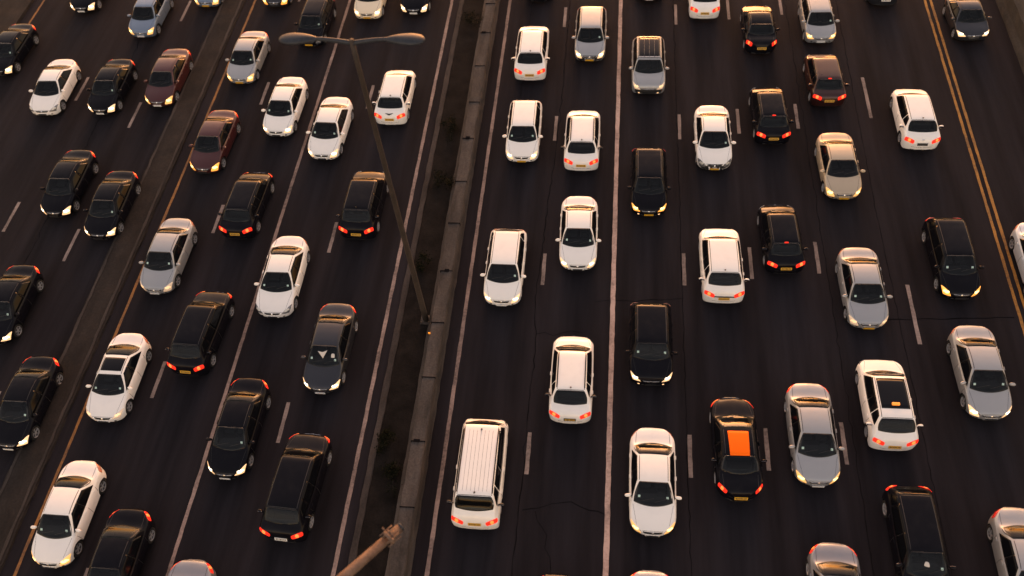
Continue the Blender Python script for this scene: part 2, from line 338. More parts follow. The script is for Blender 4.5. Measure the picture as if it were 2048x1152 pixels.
PROTO = {}
def make_car(kind, style):
    t = T[kind]; L, W, H = t['L'], t['W'] / 2, t['H']; Y = lambda f: (f - .5) * L
    root = bpy.data.objects.new({'sedan': 'sedan_car', 'coupe': 'coupe_car', 'hatch': 'hatchback_car', 'suv': 'suv_car', 'tourer': 'estate_car', 'tall': 'minivan_car', 'van': 'passenger_van'}[kind], None)
    COL.objects.link(root); root.empty_display_size = .5
    body, tree = body_object(t, root)
    cw, wt, rr, rb = t['cw'], t['wt'], t['rr'], t['rb']; wr = t['wr']; sh = lambda f: interp(t['sh'], f)
    # glass
    wb = W * .87
    low = kind in ('sedan', 'coupe'); hx = wr - .035
    wq = [(-wb, Y(cw + .024)), (wb, Y(cw + .024)), (wr - .015, Y(wt + .005)), (-wr + .015, Y(wt + .005))]; wk = dict(k=.22, bow=(-.17, -.03))
    patch('windscreen', tree, 'top', wq, glass, root, nu=16, nv=10, **wk)
    add_frit(body, tree, wq, hx, Y(cw + .035), Y(wt - .006), **wk)
    rwb = W * (.88 if low else .82)
    rq = [(-wr - .01, Y(rr - .004)), (wr + .01, Y(rr - .004)), (rwb, Y(rb - (.022 if low else .004))), (-rwb, Y(rb - (.022 if low else .004)))]; rk = dict(k=.3, bow=(.05, .17) if low else (.02, .08))
    patch('rear_window', tree, 'top', rq, glass, root, nu=16, nv=8, **rk)
    add_frit(body, tree, rq, hx, Y(rr + .012), Y(rb - .02), **rk)
    zt = H - .085
    fr0, fr1, mid = cw + .05, wt + .02, .535
    for s, d in ((-1, 'left'), (1, 'right')):
        patch('side_window', tree, d, [(Y(fr0), sh(.35) + .04), (Y(mid - .0015), sh(.5) + .035), (Y(mid - .0015), zt), (Y(fr1), zt - .01)], sglass, root, k=.03, nu=10, nv=5)
        if kind in ('sedan', 'coupe'):
            qr = [(Y(mid + .0015), sh(.5) + .035), (Y(rb - .055), sh(.7) + .05), (Y(rr - .01), zt - .02), (Y(mid + .0015), zt)]
            patch('side_window', tree, d, qr, sglass, root, k=.03, nu=10, nv=5)
        else:
            e = rr - .01
            m2 = e - .10 if kind != 'hatch' else e - .07
            patch('side_window', tree, d, [(Y(mid + .0015), sh(.5) + .035), (Y(m2), sh(.6) + .06), (Y(m2), zt), (Y(mid + .0015), zt)], sglass, root, k=.03, nu=10, nv=5)
            patch('side_window', tree, d, [(Y(m2 + .010), sh(.7) + .07), (Y(e + .045), sh(.8) + .12), (Y(e - .015), zt - .02), (Y(m2 + .010), zt)], sglass, root, k=.16, nu=8, nv=5)
        # door handles, mirror
        for hf in (.50, .70):
            loc = tree.ray_cast(Vector((s * 4, Y(hf), .84 if kind not in ('suv', 'tall', 'van') else .95)), Vector((-s, 0, 0)))[0]
            bm = bmesh.new(); bx(bm, (loc.x + s * .018, loc.y, loc.z), (.03, .17, .035), bev=.01); from_bm('door_handle', bm, P['white'], root)
        loc = tree.ray_cast(Vector((s * 4, Y(cw + .085), sh(.3) + .04)), Vector((-s, 0, 0)))[0]
        bm = bmesh.new(); mx = abs(loc.x) + .13; my = Y(cw + .075); mz = sh(.3) + .11
        bmesh.ops.create_uvsphere(bm, u_segments=14, v_segments=9, radius=1, matrix=Matrix.Translation((s * mx, my, mz)) @ Matrix.Rotation(-s * .25, 4, 'Z') @ Matrix.Diagonal((.135, .075, .085, 1)))
        for v in bm.verts:
            if v.co.y > my + .03: v.co.y = my + .03
        bx(bm, (s * (mx - .13), my, mz - .06), (.12, .06, .03), mi=1)
        mo = from_bm('wing_mirror', bm, [P['white'], black], root, angle=50)
        bm = bmesh.new(); bx(bm, (s * mx, my + .034, mz), (.20, .008, .11), rot=0, bev=.003); from_bm('mirror_glass', bm, mirrorm, mo)
    # cabin
    bm = bmesh.new(); bx(bm, (0, Y(cw + .075), .80), (2 * wr - .09, .34, .16), bev=.04); bx(bm, (.30, Y(cw + .105), .90), (.32, .14, .06), bev=.02); from_bm('dashboard', bm, dashm, root)
    bm = bmesh.new(); n = 16; tube(bm, [(.30 + .17 * math.cos(2 * math.pi * k / n), Y(cw + .15) + .06 * math.sin(2 * math.pi * k / n), .93 + .15 * math.sin(2 * math.pi * k / n)) for k in range(n + 1)], [.016] * (n + 1), 6, cap=False)
    from_bm('steering_wheel', bm, dashm, root)
    ys = Y(min(mid, wt + .14)); hz = H - 1.42
    for x in (-.30, .30):
        bm = bmesh.new(); bx(bm, (x, ys - .28, .72), (.46, .50, .14), bev=.05); bx(bm, (x, ys, .92), (.44, .14, .50), bev=.05); bx(bm, (x, ys + .02, 1.17 + hz * .5), (.24, .09, .15), bev=.03); from_bm('seat', bm, seatm, root)
    bm = bmesh.new(); yr = Y(rr - .03); bx(bm, (0, yr - .25, .72), (2 * wr - .12, .46, .14), bev=.04); bx(bm, (0, yr, .88), (2 * wr - .12, .14, .42), bev=.05)
    for x in (-.32, .32): bx(bm, (x, yr + .02, 1.12 + hz * .4), (.22, .08, .12), bev=.03)
    from_bm('rear_seat', bm, seatm, root)
    # wheels
    for ax in (t['fa'], t['ra']):
        for s in (-1, 1): wheel(root, s * (halfw(t, ax) - .135), Y(ax), s)
    # headlamps (oblique projection seen from ahead and above)
    for s in (-1, 1):
        if style == 'round':
            q = [(s * W * .44, Y(-.026)), (s * W * .80, Y(.006)), (s * W * .945, Y(.135)), (s * W * .66, Y(.058))]
        else:
            q = [(s * W * .42, Y(-.008)), (s * W * .82, Y(.018)), (s * W * .955, Y(.145)), (s * W * .68, Y(.052))]
        hl = patch('headlamp', tree, 'nose', q, L_on, root, k=.45, nu=10, nv=6, off=.012)
        mx = lambda i, j, t_: (q[i][0] * (1 - t_) + q[j][0] * t_, q[i][1] * (1 - t_) + q[j][1] * t_)
        c0, c1 = mx(0, 3, .5), mx(1, 2, .5)
        for t_, r_ in ((.38, .075), (.66, .06)):
            cx, cy = c0[0] * (1 - t_) + c1[0] * t_, c0[1] * (1 - t_) + c1[1] * t_
            patch('bulb', tree, 'nose', [(cx - s * r_, cy - r_ * 1.1), (cx + s * r_, cy - r_ * .7), (cx + s * r_, cy + r_ * 1.1), (cx - s * r_, cy + r_ * .7)], bulb_on, hl, k=1, nu=6, nv=6, off=.02)
        patch('fog_lamp', tree, 'front', [(s * W * .50, .34), (s * W * .60, .34), (s * W * .60, .40), (s * W * .50, .41)], L_off, root, k=.8, nu=4, nv=4, off=.012)
    # grille, intake, plates
    zg = interp(t['top'], 0)
    g = patch('grille', tree, 'nose', [(-W * .34, Y(-.014)), (W * .34, Y(-.014)), (W * .44, Y(.012)), (-W * .44, Y(.012))], black, root, k=.3, nu=12, nv=4, off=.01, bow=-.03)
    patch('chrome_bar', tree, 'nose', [(-W * .36, Y(.002)), (W * .36, Y(.002)), (W * .37, Y(.007)), (-W * .37, Y(.007))], chrome, g, k=0, nu=10, nv=1, off=.02, bow=-.03)
    patch('badge', tree, 'nose', [(-.045, Y(-.012)), (.045, Y(-.012)), (.045, Y(.006)), (-.045, Y(.006))], chrome, g, k=1, nu=6, nv=6, off=.026)
    patch('lower_intake', tree, 'front', [(-W * .46, .27), (W * .46, .27), (W * .42, .36), (-W * .42, .36)], black, root, k=.35, nu=10, nv=3, off=.008)
    fy = tree.ray_cast(Vector((0, -6, .42)), Vector((0, 1, 0)))[0].y
    bm = bmesh.new(); bx(bm, (0, fy - .03, .42), (.46, .015, .10)); bx(bm, (0, fy - .012, .42), (.30, .03, .05), mi=1); from_bm('number_plate', bm, [yplate, black], root, smooth=False)
    # tail
    for s in (-1, 1):
        hi = kind in ('hatch', 'suv', 'tourer', 'tall', 'van')
        q = [(s * W * .44, Y(.982)), (s * W * .92, Y(.918)), (s * W * .945, Y(.972)), (s * W * .48, Y(1.03))] if hi else [(s * W * .56, Y(.955)), (s * W * .90, Y(.875)), (s * W * .93, Y(.925)), (s * W * .62, Y(1.0))]
        tl = patch('tail_lamp', tree, 'tail', q, T_on, root, k=.4, nu=10, nv=5, off=.012)
        q2 = [(q[0][0] * .6 + q[1][0] * .4, q[0][1] * .6 + q[1][1] * .4 + .02), (q[0][0] * .3 + q[1][0] * .7, q[0][1] * .3 + q[1][1] * .7 + .02), (q[3][0] * .3 + q[2][0] * .7, q[3][1] * .3 + q[2][1] * .7 - .02), (q[3][0] * .6 + q[2][0] * .4, q[3][1] * .6 + q[2][1] * .4 - .02)]
        patch('lamp_core', tree, 'tail', q2, T_core, tl, k=.7, nu=5, nv=4, off=.02)
    zp = .70 if kind != 'van' else .80
    for dz in (0,):
        ry = tree.ray_cast(Vector((0, 6, zp)), Vector((0, -1, 0)))[0].y
        bm = bmesh.new(); tilt = Matrix.Translation((0, ry + .025, zp)) @ Matrix.Rotation(R(24), 4, 'X')
        bmesh.ops.create_cube(bm, size=1, matrix=tilt @ Matrix.Diagonal((.50, .015, .13, 1)))
        bmesh.ops.create_cube(bm, size=1, matrix=tilt @ Matrix.Translation((0, -.02, 0)) @ Matrix.Diagonal((.4, .03, .08, 1)))
        pl = from_bm('number_plate', bm, yplate, root, smooth=False); pl['rear'] = 1
        bm = bmesh.new()
        for k in range(7):
            bmesh.ops.create_cube(bm, size=1, matrix=tilt @ Matrix.Translation((-.18 + k * .06, .009, 0)) @ Matrix.Diagonal((.03 if k % 3 else .045, .004, .07, 1)))
        from_bm('plate_mark', bm, pmark, pl, smooth=False)
    patch('rear_bumper_trim', tree, 'rear', [(-W * .6, .24), (W * .6, .24), (W * .55, .34), (-W * .55, .34)], black, root, k=.2, nu=10, nv=2, off=.006)
    # wipers
    bm = bmesh.new()
    for a, b in (((-.50, cw + .025), (.02, cw + .045)), ((.05, cw + .018), (.55, cw + .05))):
        pts = []
        for k in range(5):
            x = a[0] + (b[0] - a[0]) * k / 4; f = a[1] + (b[1] - a[1]) * k / 4
            l = tree.ray_cast(Vector((x, Y(f), 4)), Vector((0, 0, -1)))[0]; pts.append(l + Vector((0, 0, .025)))
        tube(bm, pts, [.009] * 5, 5)
    from_bm('wiper', bm, black, root)
    # panel gaps and grooves
    st = []
    for s in (-1, 1):
        st += [('top', (s * W * .66, Y(.05)), (s * W * .84, Y(cw + .005)), .008), ('top', (s * (wr - .04), Y(wt + .012)), (s * (wr - .04), Y(rr - .012)), .022)]
        d = 'left' if s < 0 else 'right'
        st += [(d, (Y(cw + .045), .30), (Y(cw + .035), sh(.3))), (d, (Y(mid), .30), (Y(mid), sh(.5))), (d, (Y(.72), .62), (Y(.735), sh(.7))), (d, (Y(mid), sh(.5) + .045), (Y(mid), zt - .01), .05)]
        if kind in ('sedan', 'coupe'): st += [('top', (s * W * .74, Y(rb + .012)), (s * W * .70, Y(.965)))]
    st += [('nose', (-W * .60, Y(.018)), (W * .60, Y(.018)))]
    if kind in ('sedan', 'coupe'): st += [('rear', (-W * .5, .62), (W * .5, .62))]
    else: st += [('rear', (-W * .55, .50), (W * .55, .50)), ('top', (-wr + .06, Y(rr - .006)), (wr - .06, Y(rr - .006)), .018)]
    if kind == 'van':
        for k in range(-3, 4): st.append(('top', (k * .155, Y(wt + .06)), (k * .155, Y(rr - .04)), .007))
    add_strips(body, tree, st)
    PROTO[(kind, style)] = dict(root=root, tree=tree, t=t, used=False)
    return PROTO[(kind, style)]
def copy_tree(o, parent=None):
    c = o.copy(); COL.objects.link(c); c.parent = parent
    for ch in list(o.children): copy_tree(ch, c)
    return c
def walk(o):
    yield o
    for c in o.children: yield from walk(c)
def setm(o, m, i=0):
    o.material_slots[i].link = 'OBJECT'; o.material_slots[i].material = m

# ---------------------------------------------------------------- cars: type, lamp style, paint, x, y, length, heading (degrees), seen from behind, headlamps, tail lamps, extras, label
CARS = [
    ('sedan', 'round', 'black', -36.64, 39.49, 4.24, -1.8, 0, 'on', 'on', 's', 'black sedan cut by the left edge of the picture, level with the top white sedan'),
    ('coupe', 'sharp', 'white', -32.44, 36.14, 4.28, 1.4, 0, 'off', 'pale', '', 'white sedan with unlit headlamps near the top left, alone in its lane'),
    ('sedan', 'round', 'black', -28.91, 36.26, 4.21, -0.4, 0, 'on', 'on', 'w s', 'black sedan with lit headlamps between the top left white sedan and the maroon one'),
    ('sedan', 'round', 'maroon', -25.71, 37.10, 4.46, -0.2, 0, 'gold', 'on', 'w', 'maroon sedan left of the dusty separator strip, headlamps lit amber'),
    ('sedan', 'round', 'black', -33.80, 45.64, 4.40, 0.0, 0, 'on', 'on', 'w', 'black car at the top left edge, only its bonnet and lit headlamps in view'),
    ('hatch', 'round', 'blue', -28.90, 43.05, 4.10, 0.0, 0, 'gold', 'dim', 'w', 'blue grey hatchback cut by the top edge, second car from the top left'),
    ('sedan', 'round', 'blue', -25.64, 46.22, 4.40, 0.0, 0, 'gold', 'dim', 'y', 'blue grey car nose peeking in at the top, just left of the separator strip'),
    ('sedan', 'round', 'black', -28.48, 28.68, 4.40, -0.6, 0, 'on', 'on', '', 'black sedan with lit headlamps, left of its twin under the maroon and black cars'),
    ('sedan', 'sharp', 'black', -25.51, 27.26, 4.31, -0.3, 0, 'on', 'on', 's', 'black sedan hugging the separator strip, right of another black sedan'),
    ('sedan', 'sharp', 'black', -28.28, 20.85, 4.36, 0.5, 0, 'on', 'on', 's', 'black sedan half cut by the left edge at mid height'),
    ('sedan', 'sharp', 'black', -25.16, 15.75, 4.43, 0.2, 0, 'on', 'on', 's w', 'lowest black sedan left of the dusty separator strip, one headlamp lit at the left edge'),
    ('sedan', 'round', 'silver', -21.35, 38.93, 4.10, -1.1, 0, 'gold', 'on', 'y s', 'silver sedan at the top of the lane just right of the separator strip'),
    ('sedan', 'round', 'maroon', -21.33, 31.96, 4.36, -2.0, 0, 'amber', 'on', '', 'maroon sedan with bright amber headlamps just right of the separator strip'),
    ('sedan', 'round', 'silver', -21.37, 24.08, 4.37, -0.9, 0, 'dim', 'pale', 's w', 'silver sedan with green tinged windscreen in the lane right of the separator strip'),
    ('coupe', 'sharp', 'white', -21.41, 17.21, 4.32, -0.1, 0, 'dim', 'pale', 'sun s', 'white sedan with a dark glass sunroof beside the faint yellow line'),
    ('sedan', 'round', 'white', -21.21, 10.89, 4.36, -0.3, 0, 'gold', 'pale', 's', 'white sedan nearest the lower left corner, right side and both wheels showing'),
    ('tourer', 'round', 'black', -18.25, 27.56, 4.27, -1.4, 1, 'red', 'on', 'y', 'black estate seen from behind with yellow plate, between the silver and white coupe, left half'),
    ('tall', 'sharp', 'black', -18.26, 19.74, 4.39, -2.2, 1, 'red', 'on', 'y', 'long black people carrier seen from behind, between the silver and white sunroof cars'),
    ('sedan', 'sharp', 'black', -15.18, 15.09, 4.55, -0.8, 0, 'on', 'on', 's w p', 'black sedan with pale blue windscreen and lit headlamps, lower left on the white line'),
    ('tall', 'round', 'black', -12.00, 12.63, 4.53, -2.9, 1, 'red', 'on', 'w', 'big black people carrier seen from behind at bottom, left of the median'),
    ('sedan', 'round', 'black', -18.42, 8.98, 4.40, 0.0, 0, 'off', 'on', '', 'black sedan cut by the bottom edge beside the lower left white sedan'),
    ('sedan', 'round', 'grey', -15.24, 7.12, 4.40, 0.0, 0, 'off', 'on', '', 'grey car whose rounded rear just shows at the bottom edge, left part of the picture'),
    ('sedan', 'sharp', 'white', -18.03, 34.78, 4.28, -1.3, 0, 'on', 'pale', 's', 'white sedan with lit headlamps and dark grille, left one of the upper white pair'),
    ('sedan', 'round', 'white', -15.06, 33.13, 4.35, -1.7, 0, 'on', 'pale', 's', 'white sedan straddling the white line, right one of the upper white pair'),
    ('hatch', 'round', 'black', -17.96, 42.19, 3.83, -1.4, 0, 'off', 'dim', 'y s', 'black hatchback under the left lamp head of the street lamp, yellow front plate'),
    ('sedan', 'round', 'dark', -21.13, 46.23, 4.40, 0.0, 0, 'amber', 'dim', '', 'dark car nose at the top edge, just right of the separator strip, chrome lower lip'),
    ('hatch', 'round', 'cream', -14.92, 44.91, 4.10, 0.0, 0, 'on', 'dim', 'y', 'cream white hatchback nose at the top edge above the street lamp'),
    ('sedan', 'round', 'black', -12.08, 45.51, 4.40, 0.0, 0, 'on', 'dim', 'w', 'black car nose with very bright headlamps and white plate at top, beside the median'),
    ('tourer', 'round', 'white', -11.87, 35.76, 4.13, 0.1, 1, 'off', 'on', 'y a badge', 'white hatchback seen from behind beside the lamp post, dark winged badge on tailgate'),
    ('tall', 'sharp', 'black', -12.11, 27.75, 4.22, -0.7, 1, 'off', 'on', 'y a', 'black sport utility seen from behind, partly hidden by the lamp post shaft'),
    ('coupe', 'sharp', 'white', -15.25, 23.07, 4.52, 0.3, 0, 'off', 'pale', 's', 'sleek white coupe with black grille and unlit lamps, beside the worn left white line'),
    ('sedan', 'sharp', 'dark', -12.06, 19.23, 4.49, -0.7, 0, 'on', 'on', 's w paper', 'dark grey sedan with white papers on its dashboard, left of the median'),
    ('tourer', 'round', 'white', -4.48, 39.62, 4.41, 0.5, 1, 'off', 'on', 'y a', 'white estate seen from behind, topmost white car right of the median'),
    ('hatch', 'round', 'silver', -1.16, 41.17, 4.14, 0.1, 0, 'on', 'dim', 'y s bb', 'silver hatchback with dark bumper and lit headlamps at the top, left of the centre line'),
    ('sedan', 'round', 'black', -4.45, 46.80, 4.40, 0.0, 1, 'off', 'dim', 'y', 'black car just peeking in at the top edge, right of the median'),
    ('sedan', 'round', 'black', 2.24, 46.90, 4.40, 0.0, 0, 'off', 'dim', 'w', 'black car bumper peeking in at the top edge, right of the solid centre line'),
    ('hatch', 'round', 'white', -4.42, 33.12, 4.08, 0.6, 0, 'on', 'pale', 'y s', 'white hatchback with lit headlamps and wide grille, behind the topmost white estate'),
    ('tourer', 'round', 'white', -1.29, 32.64, 4.17, 0.3, 1, 'off', 'on', 'y a rail', 'white estate with a yellow plate, seen from behind in the upper half beside centre line'),
    ('sedan', 'round', 'white', -1.20, 26.27, 4.25, 1.0, 0, 'on', 'pale', 's', 'white sedan facing down between two white estates, just left of the centre line'),
    ('hatch', 'round', 'white', -4.57, 24.06, 4.17, -0.1, 0, 'on', 'pale', 's w', 'white hatchback with chrome grille in the lane beside the median, mid height'),
    ('tourer', 'round', 'white', -1.14, 18.23, 4.17, 0.3, 1, 'off', 'on', 'd a rail', 'white estate with roof rails and dark plate, seen from behind left of the centre line'),
    ('van', 'sharp', 'white', -4.59, 13.67, 4.58, 0.2, 1, 'off', 'on', 'y a rail a2', 'long white passenger van with ribbed roof at the bottom beside the median'),
    ('sedan', 'round', 'black', -1.22, 7.56, 4.40, 0.0, 0, 'off', 'on', '', 'black car roofline just showing at the bottom edge, left of the centre line'),
    ('sedan', 'round', 'silver', 2.18, 7.91, 4.40, 0.0, 0, 'off', 'on', '', 'silver car tail just showing at the bottom edge, right of the centre line'),
    ('suv', 'sharp', 'silver', 2.16, 38.38, 3.93, 0.3, 0, 'dim', 'pale', 'roof bb fog', 'silver sport utility with ribbed black glass roof, top right of the centre line'),
    ('hatch', 'sharp', 'black', 2.16, 29.69, 4.09, 0.3, 0, 'amber', 'dim', 'y fog chrome', 'black hatchback with chrome grille and orange lamps, right of the centre line'),
    ('suv', 'sharp', 'black', 2.22, 20.10, 3.89, 0.6, 0, 'on', 'pale', 'fog s p', 'black sport utility with bright headlamps and golden rear edge, right of the centre line'),
    ('sedan', 'round', 'white', 2.27, 13.74, 4.40, 0.1, 0, 'gold', 'pale', 's', 'large white sedan facing down, lower middle, just right of the centre line'),
    ('tourer', 'round', 'white', 5.46, 45.35, 4.79, -0.0, 1, 'off', 'on', 'y a', 'white hatchback cut by the top edge showing red lamps, right of the dark gap'),
    ('sedan', 'round', 'white', 5.47, 32.91, 4.21, 0.4, 0, 'off', 'pale', 'y s bb', 'white sedan with black lower bumper, second lane right of the centre line'),
    ('tall', 'sharp', 'white', 5.47, 24.61, 4.08, 0.9, 1, 'off', 'on', 'y a sw', 'white people carrier with a long flat roof and red lamp bar, seen from behind'),
    ('sedan', 'sharp', 'black', 5.60, 15.40, 4.46, 1.7, 1, 'red', 'on', 'y orange', 'black sedan with a bright orange panel on its roof'),
    ('sedan', 'round', 'black', 8.46, 41.85, 4.00, 0.7, 1, 'off', 'on', 'y', 'black sedan seen from behind near the top, yellow plate, between the white and silver cars'),
    ('hatch', 'sharp', 'silver', 11.83, 42.57, 3.51, 1.6, 0, 'gold', 'dim', 'w chrome s', 'silver hatchback with chrome barred grille at the top right'),
    ('tourer', 'sharp', 'black', 8.49, 34.71, 3.98, 1.6, 1, 'off', 'on', 'y b', 'black estate seen from behind, beside the beige sedan, roof edge glowing gold'),
    ('tourer', 'round', 'russet', 11.63, 37.53, 3.84, 1.3, 1, 'off', 'on', 'y b', 'maroon estate seen from behind with golden roof edge, upper right'),
    ('sedan', 'round', 'beige', 11.57, 31.07, 4.09, 1.7, 0, 'gold', 'pale', 'y', 'beige sedan with golden lit headlamps, upper right'),
    ('tourer', 'round', 'black', 8.33, 26.34, 3.94, 2.3, 1, 'off', 'on', 'y b', 'black estate seen from behind right of the flat roofed white people carrier, mid height'),
    ('sedan', 'round', 'silver', 11.67, 23.57, 4.18, 1.4, 0, 'dim', 'pale', 'y s', 'silver sedan with split chrome grille at mid height, right half'),
    ('sedan', 'round', 'silver', 8.68, 16.17, 4.39, 1.0, 0, 'gold', 'on', 's w', 'silver sedan with golden headlamps right of the orange roofed car'),
    ('tall', 'round', 'white', 11.78, 17.70, 4.03, 0.7, 1, 'off', 'on', 'y glassroof osign', 'white people carrier with a long dark glass roof and small orange sign'),
    ('tourer', 'sharp', 'white', 15.85, 34.60, 4.19, 0.1, 1, 'off', 'on', 'n a badge2', 'white hatchback seen from behind beside the double yellow line, no yellow plate'),
    ('sedan', 'round', 'dark', 15.90, 46.44, 4.40, 0.0, 1, 'off', 'on', 'w', 'dark car bumper with red lamps at the top edge, left of the double yellow line'),
    ('coupe', 'sharp', 'dark', 20.10, 42.82, 3.41, 2.9, 0, 'on', 'pale', '', 'dark coupe with white headlamps at top right, right of the double yellow line'),
    ('hatch', 'round', 'black', 15.89, 25.42, 4.33, 0.9, 0, 'amber', 'dim', 's', 'black hatchback with amber headlamps, left of the double yellow line'),
    ('sedan', 'round', 'silver', 15.83, 19.42, 4.30, 1.2, 0, 'on', 'pale', 's', 'silver sedan with lit headlamps at right, lower end of the double yellow line lane'),
    ('sedan', 'round', 'pale', 19.73, 25.25, 4.40, 0.0, 0, 'off', 'pale', '', 'pale blue white car cut by the right edge at mid height'),
    ('hatch', 'round', 'black', 12.00, 11.78, 4.53, 1.0, 0, 'off', 'on', 's paper2', 'large black hatchback at the lower right, alloy wheels on its left side'),
    ('sedan', 'round', 'grey', 8.85, 9.41, 4.40, 0.0, 0, 'off', 'on', '', 'grey sedan rear at the bottom edge, left of the large black hatchback'),
    ('sedan', 'round', 'silver', 15.69, 11.22, 4.40, 0.0, 0, 'off', 'dim', '', 'silver sedan cut by the lower right corner, left flank and wheel showing'),
]
NAMES = {'sedan': 'sedan', 'coupe': 'sedan', 'hatch': 'hatchback', 'suv': 'sport utility', 'tourer': 'estate car', 'tall': 'people carrier', 'van': 'van'}
GROUP = 'cars queueing on the highway'
for kind, style, pt, x, y, L, ang, away, lamp, tail, opts, label in CARS:
    pr = PROTO.get((kind, style)) or make_car(kind, style)
    root = copy_tree(pr['root']) if pr['used'] else None
    if root is None:                              # the first of its kind: park the prototype itself once all copies are made
        pr['used'] = True; pr['first'] = (pt, x, y, L, ang, away, lamp, tail, opts, label)
        continue
    pr.setdefault('copies', []).append((root, (pt, x, y, L, ang, away, lamp, tail, opts, label)))
def dress(pr, root, spec):
    pt, x, y, L, ang, away, lamp, tail, opts, label = spec; t, tree = pr['t'], pr['tree']; opts = opts.split(); W = t['W'] / 2; Y = lambda f: (f - .5) * t['L']
    root.location = (x, y, .006); root.rotation_euler = (0, 0, R(ang) + (math.pi if away else 0)); root.scale = (random.uniform(.985, 1.015), L / t['L'], 1)
    tag(root, label, 'car' if 'van' not in root.name else 'van', GROUP)
    parts = {}
    for o in walk(root): parts.setdefault(o.name.split('.')[0], []).append(o)
    pm = P[pt]
    for n in ('body', 'wing_mirror', 'door_handle'):
        for o in parts[n]:
            setm(o, black if (n == 'wing_mirror' and 'rail' in opts) else pm)
    if away:                                      # these cars carry their wing mirrors at the near end
        for o in parts['wing_mirror']: o.location.y = (t['rr'] + .015 - t['cw'] - .075) * t['L']
    for o in parts['headlamp']: setm(o, T_on if lamp == 'red' else LAMP[lamp])
    for o in parts['bulb']: setm(o, {'on': bulb_on, 'dim': L_on, 'gold': bulb_gold, 'amber': bulb_gold, 'off': bulb_off, 'red': T_core}[lamp])
    for o in parts['tail_lamp']: setm(o, TAIL[tail])
    if tail != 'on':
        for o in parts['lamp_core']: setm(o, TAIL[tail])
    for o in parts['fog_lamp']: setm(o, L_on if 'fog' in opts else black)
    for o in parts['chrome_bar']:
        if 'chrome' not in opts: setm(o, black if pt in ('white', 'cream') else chrome)
    for o in parts['number_plate']:
        if o.get('rear'):
            if not away: o.location = (0, -.06, .02)
            setm(o, wplate if ('w' in opts and away) else black if ('n' in opts) else pmark if 'd' in opts else yplate)
        elif len(o.material_slots) > 1: setm(o, yplate if 'y' in opts else wplate if 'w' in opts else black)
    for o in parts['plate_mark']:
        if 'n' in opts: setm(o, black)
        if 'd' in opts: setm(o, yplate)
    ws = parts['windscreen'][0]; cw, wt, rr, rb, wr = t['cw'], t['wt'], t['rr'], t['rb'], t['wr']; ra = random.random
    if 's' in opts:
        for s in (-1, 1):
            if s < 0 and ra() < .3: continue
            a = s * W * (.58 + .04 * ra()); f = cw + .045 + .01 * ra()
            patch('sticker', tree, 'top', [(a - .045, Y(f)), (a + .045, Y(f)), (a + .045, Y(f) + .075), (a - .045, Y(f) + .075)], sticker, ws, k=.1, nu=2, nv=2, off=.014)
    if 'paper2' in opts: patch('dashboard_paper', tree, 'top', [(-.12, Y(cw + .07)), (.10, Y(cw + .06)), (.06, Y(cw + .095)), (-.07, Y(cw + .10))], paperm, ws, k=.5, nu=5, nv=4, off=.014)
    if 'paper' in opts:
        patch('dashboard_paper', tree, 'top', [(-.28, Y(cw + .12)), (-.02, Y(cw + .06)), (.16, Y(cw + .13)), (-.05, Y(cw + .11))], paperm, ws, k=0, nu=5, nv=4, off=.014)
        patch('dashboard_paper', tree, 'top', [(.34, Y(cw + .07)), (.52, Y(cw + .07)), (.50, Y(cw + .105)), (.36, Y(cw + .105))], paperm, ws, k=.5, nu=5, nv=4, off=.014)
    body = parts['body'][0]
    if 'sun' in opts: patch('sunroof', tree, 'top', [(-wr + .08, Y(wt + .035)), (wr - .08, Y(wt + .035)), (wr - .08, Y(rr - .03)), (-wr + .08, Y(rr - .03))], pglass, root, k=.06, off=.007)
    if 'glassroof' in opts: patch('sunroof', tree, 'top', [(-wr + .08, Y(wt + .035)), (wr - .08, Y(wt + .035)), (wr - .08, Y(rr - .10)), (-wr + .08, Y(rr - .10))], pglass, root, k=.04, off=.007)
    if 'roof' in opts:
        sr = patch('sunroof', tree, 'top', [(-wr + .06, Y(wt + .02)), (wr - .06, Y(wt + .02)), (wr - .06, Y(rr - .03)), (-wr + .06, Y(rr - .03))], pglass, root, k=.04, off=.007)
        for k in (-2, 0, 2): patch('roof_rib', tree, 'top', [(k * .14 - .012, Y(wt + .04)), (k * .14 + .008, Y(wt + .04)), (k * .14 + .008, Y(rr - .06)), (k * .14 - .008, Y(rr - .06))], P['dark'], sr, k=0, nu=1, nv=8, off=.014)
    if 'osign' in opts:
        z = t['H']; bm = bmesh.new(); bx(bm, (0, Y(rr - .145), z + .05), (.30, .12, .09), bev=.02); from_bm('roof_sign', bm, mat('orange_sign', (.9, .25, .03), .4, emis=(1, .3, .04), es=.5), root)
    if 'orange' in opts: patch('roof_panel', tree, 'top', [(-.40, Y(wt + .03)), (.40, Y(wt + .03)), (.37, Y(rr + .005)), (-.37, Y(rr + .005))], orange, root, k=0, off=.02)
    if 'rail' in opts:
        for s in (-1, 1):
            bm = bmesh.new(); pts = []
            for k in range(9):
                f = wt + .04 + (rr - wt - .07) * k / 8; l = tree.ray_cast(Vector((s * (wr - .015), Y(f), 4)), Vector((0, 0, -1)))[0]; pts.append(l + Vector((0, 0, .045 if 0 < k < 8 else .0)))
            tube(bm, pts, [.018] * 9, 6); from_bm('roof_rail', bm, black, root)
    for key, f, hgt in (('a', rr - .03, .11), ('a2', wt + .05, .09)):
        if key in opts:
            l = tree.ray_cast(Vector((0, Y(f), 4)), Vector((0, 0, -1)))[0]; bm = bmesh.new(); tube(bm, [l - Vector((0, 0, .01)), l + Vector((0, .03, hgt * .5)), l + Vector((0, .10, hgt))], [.04, .025, .008], 8); from_bm('antenna', bm, black, root)
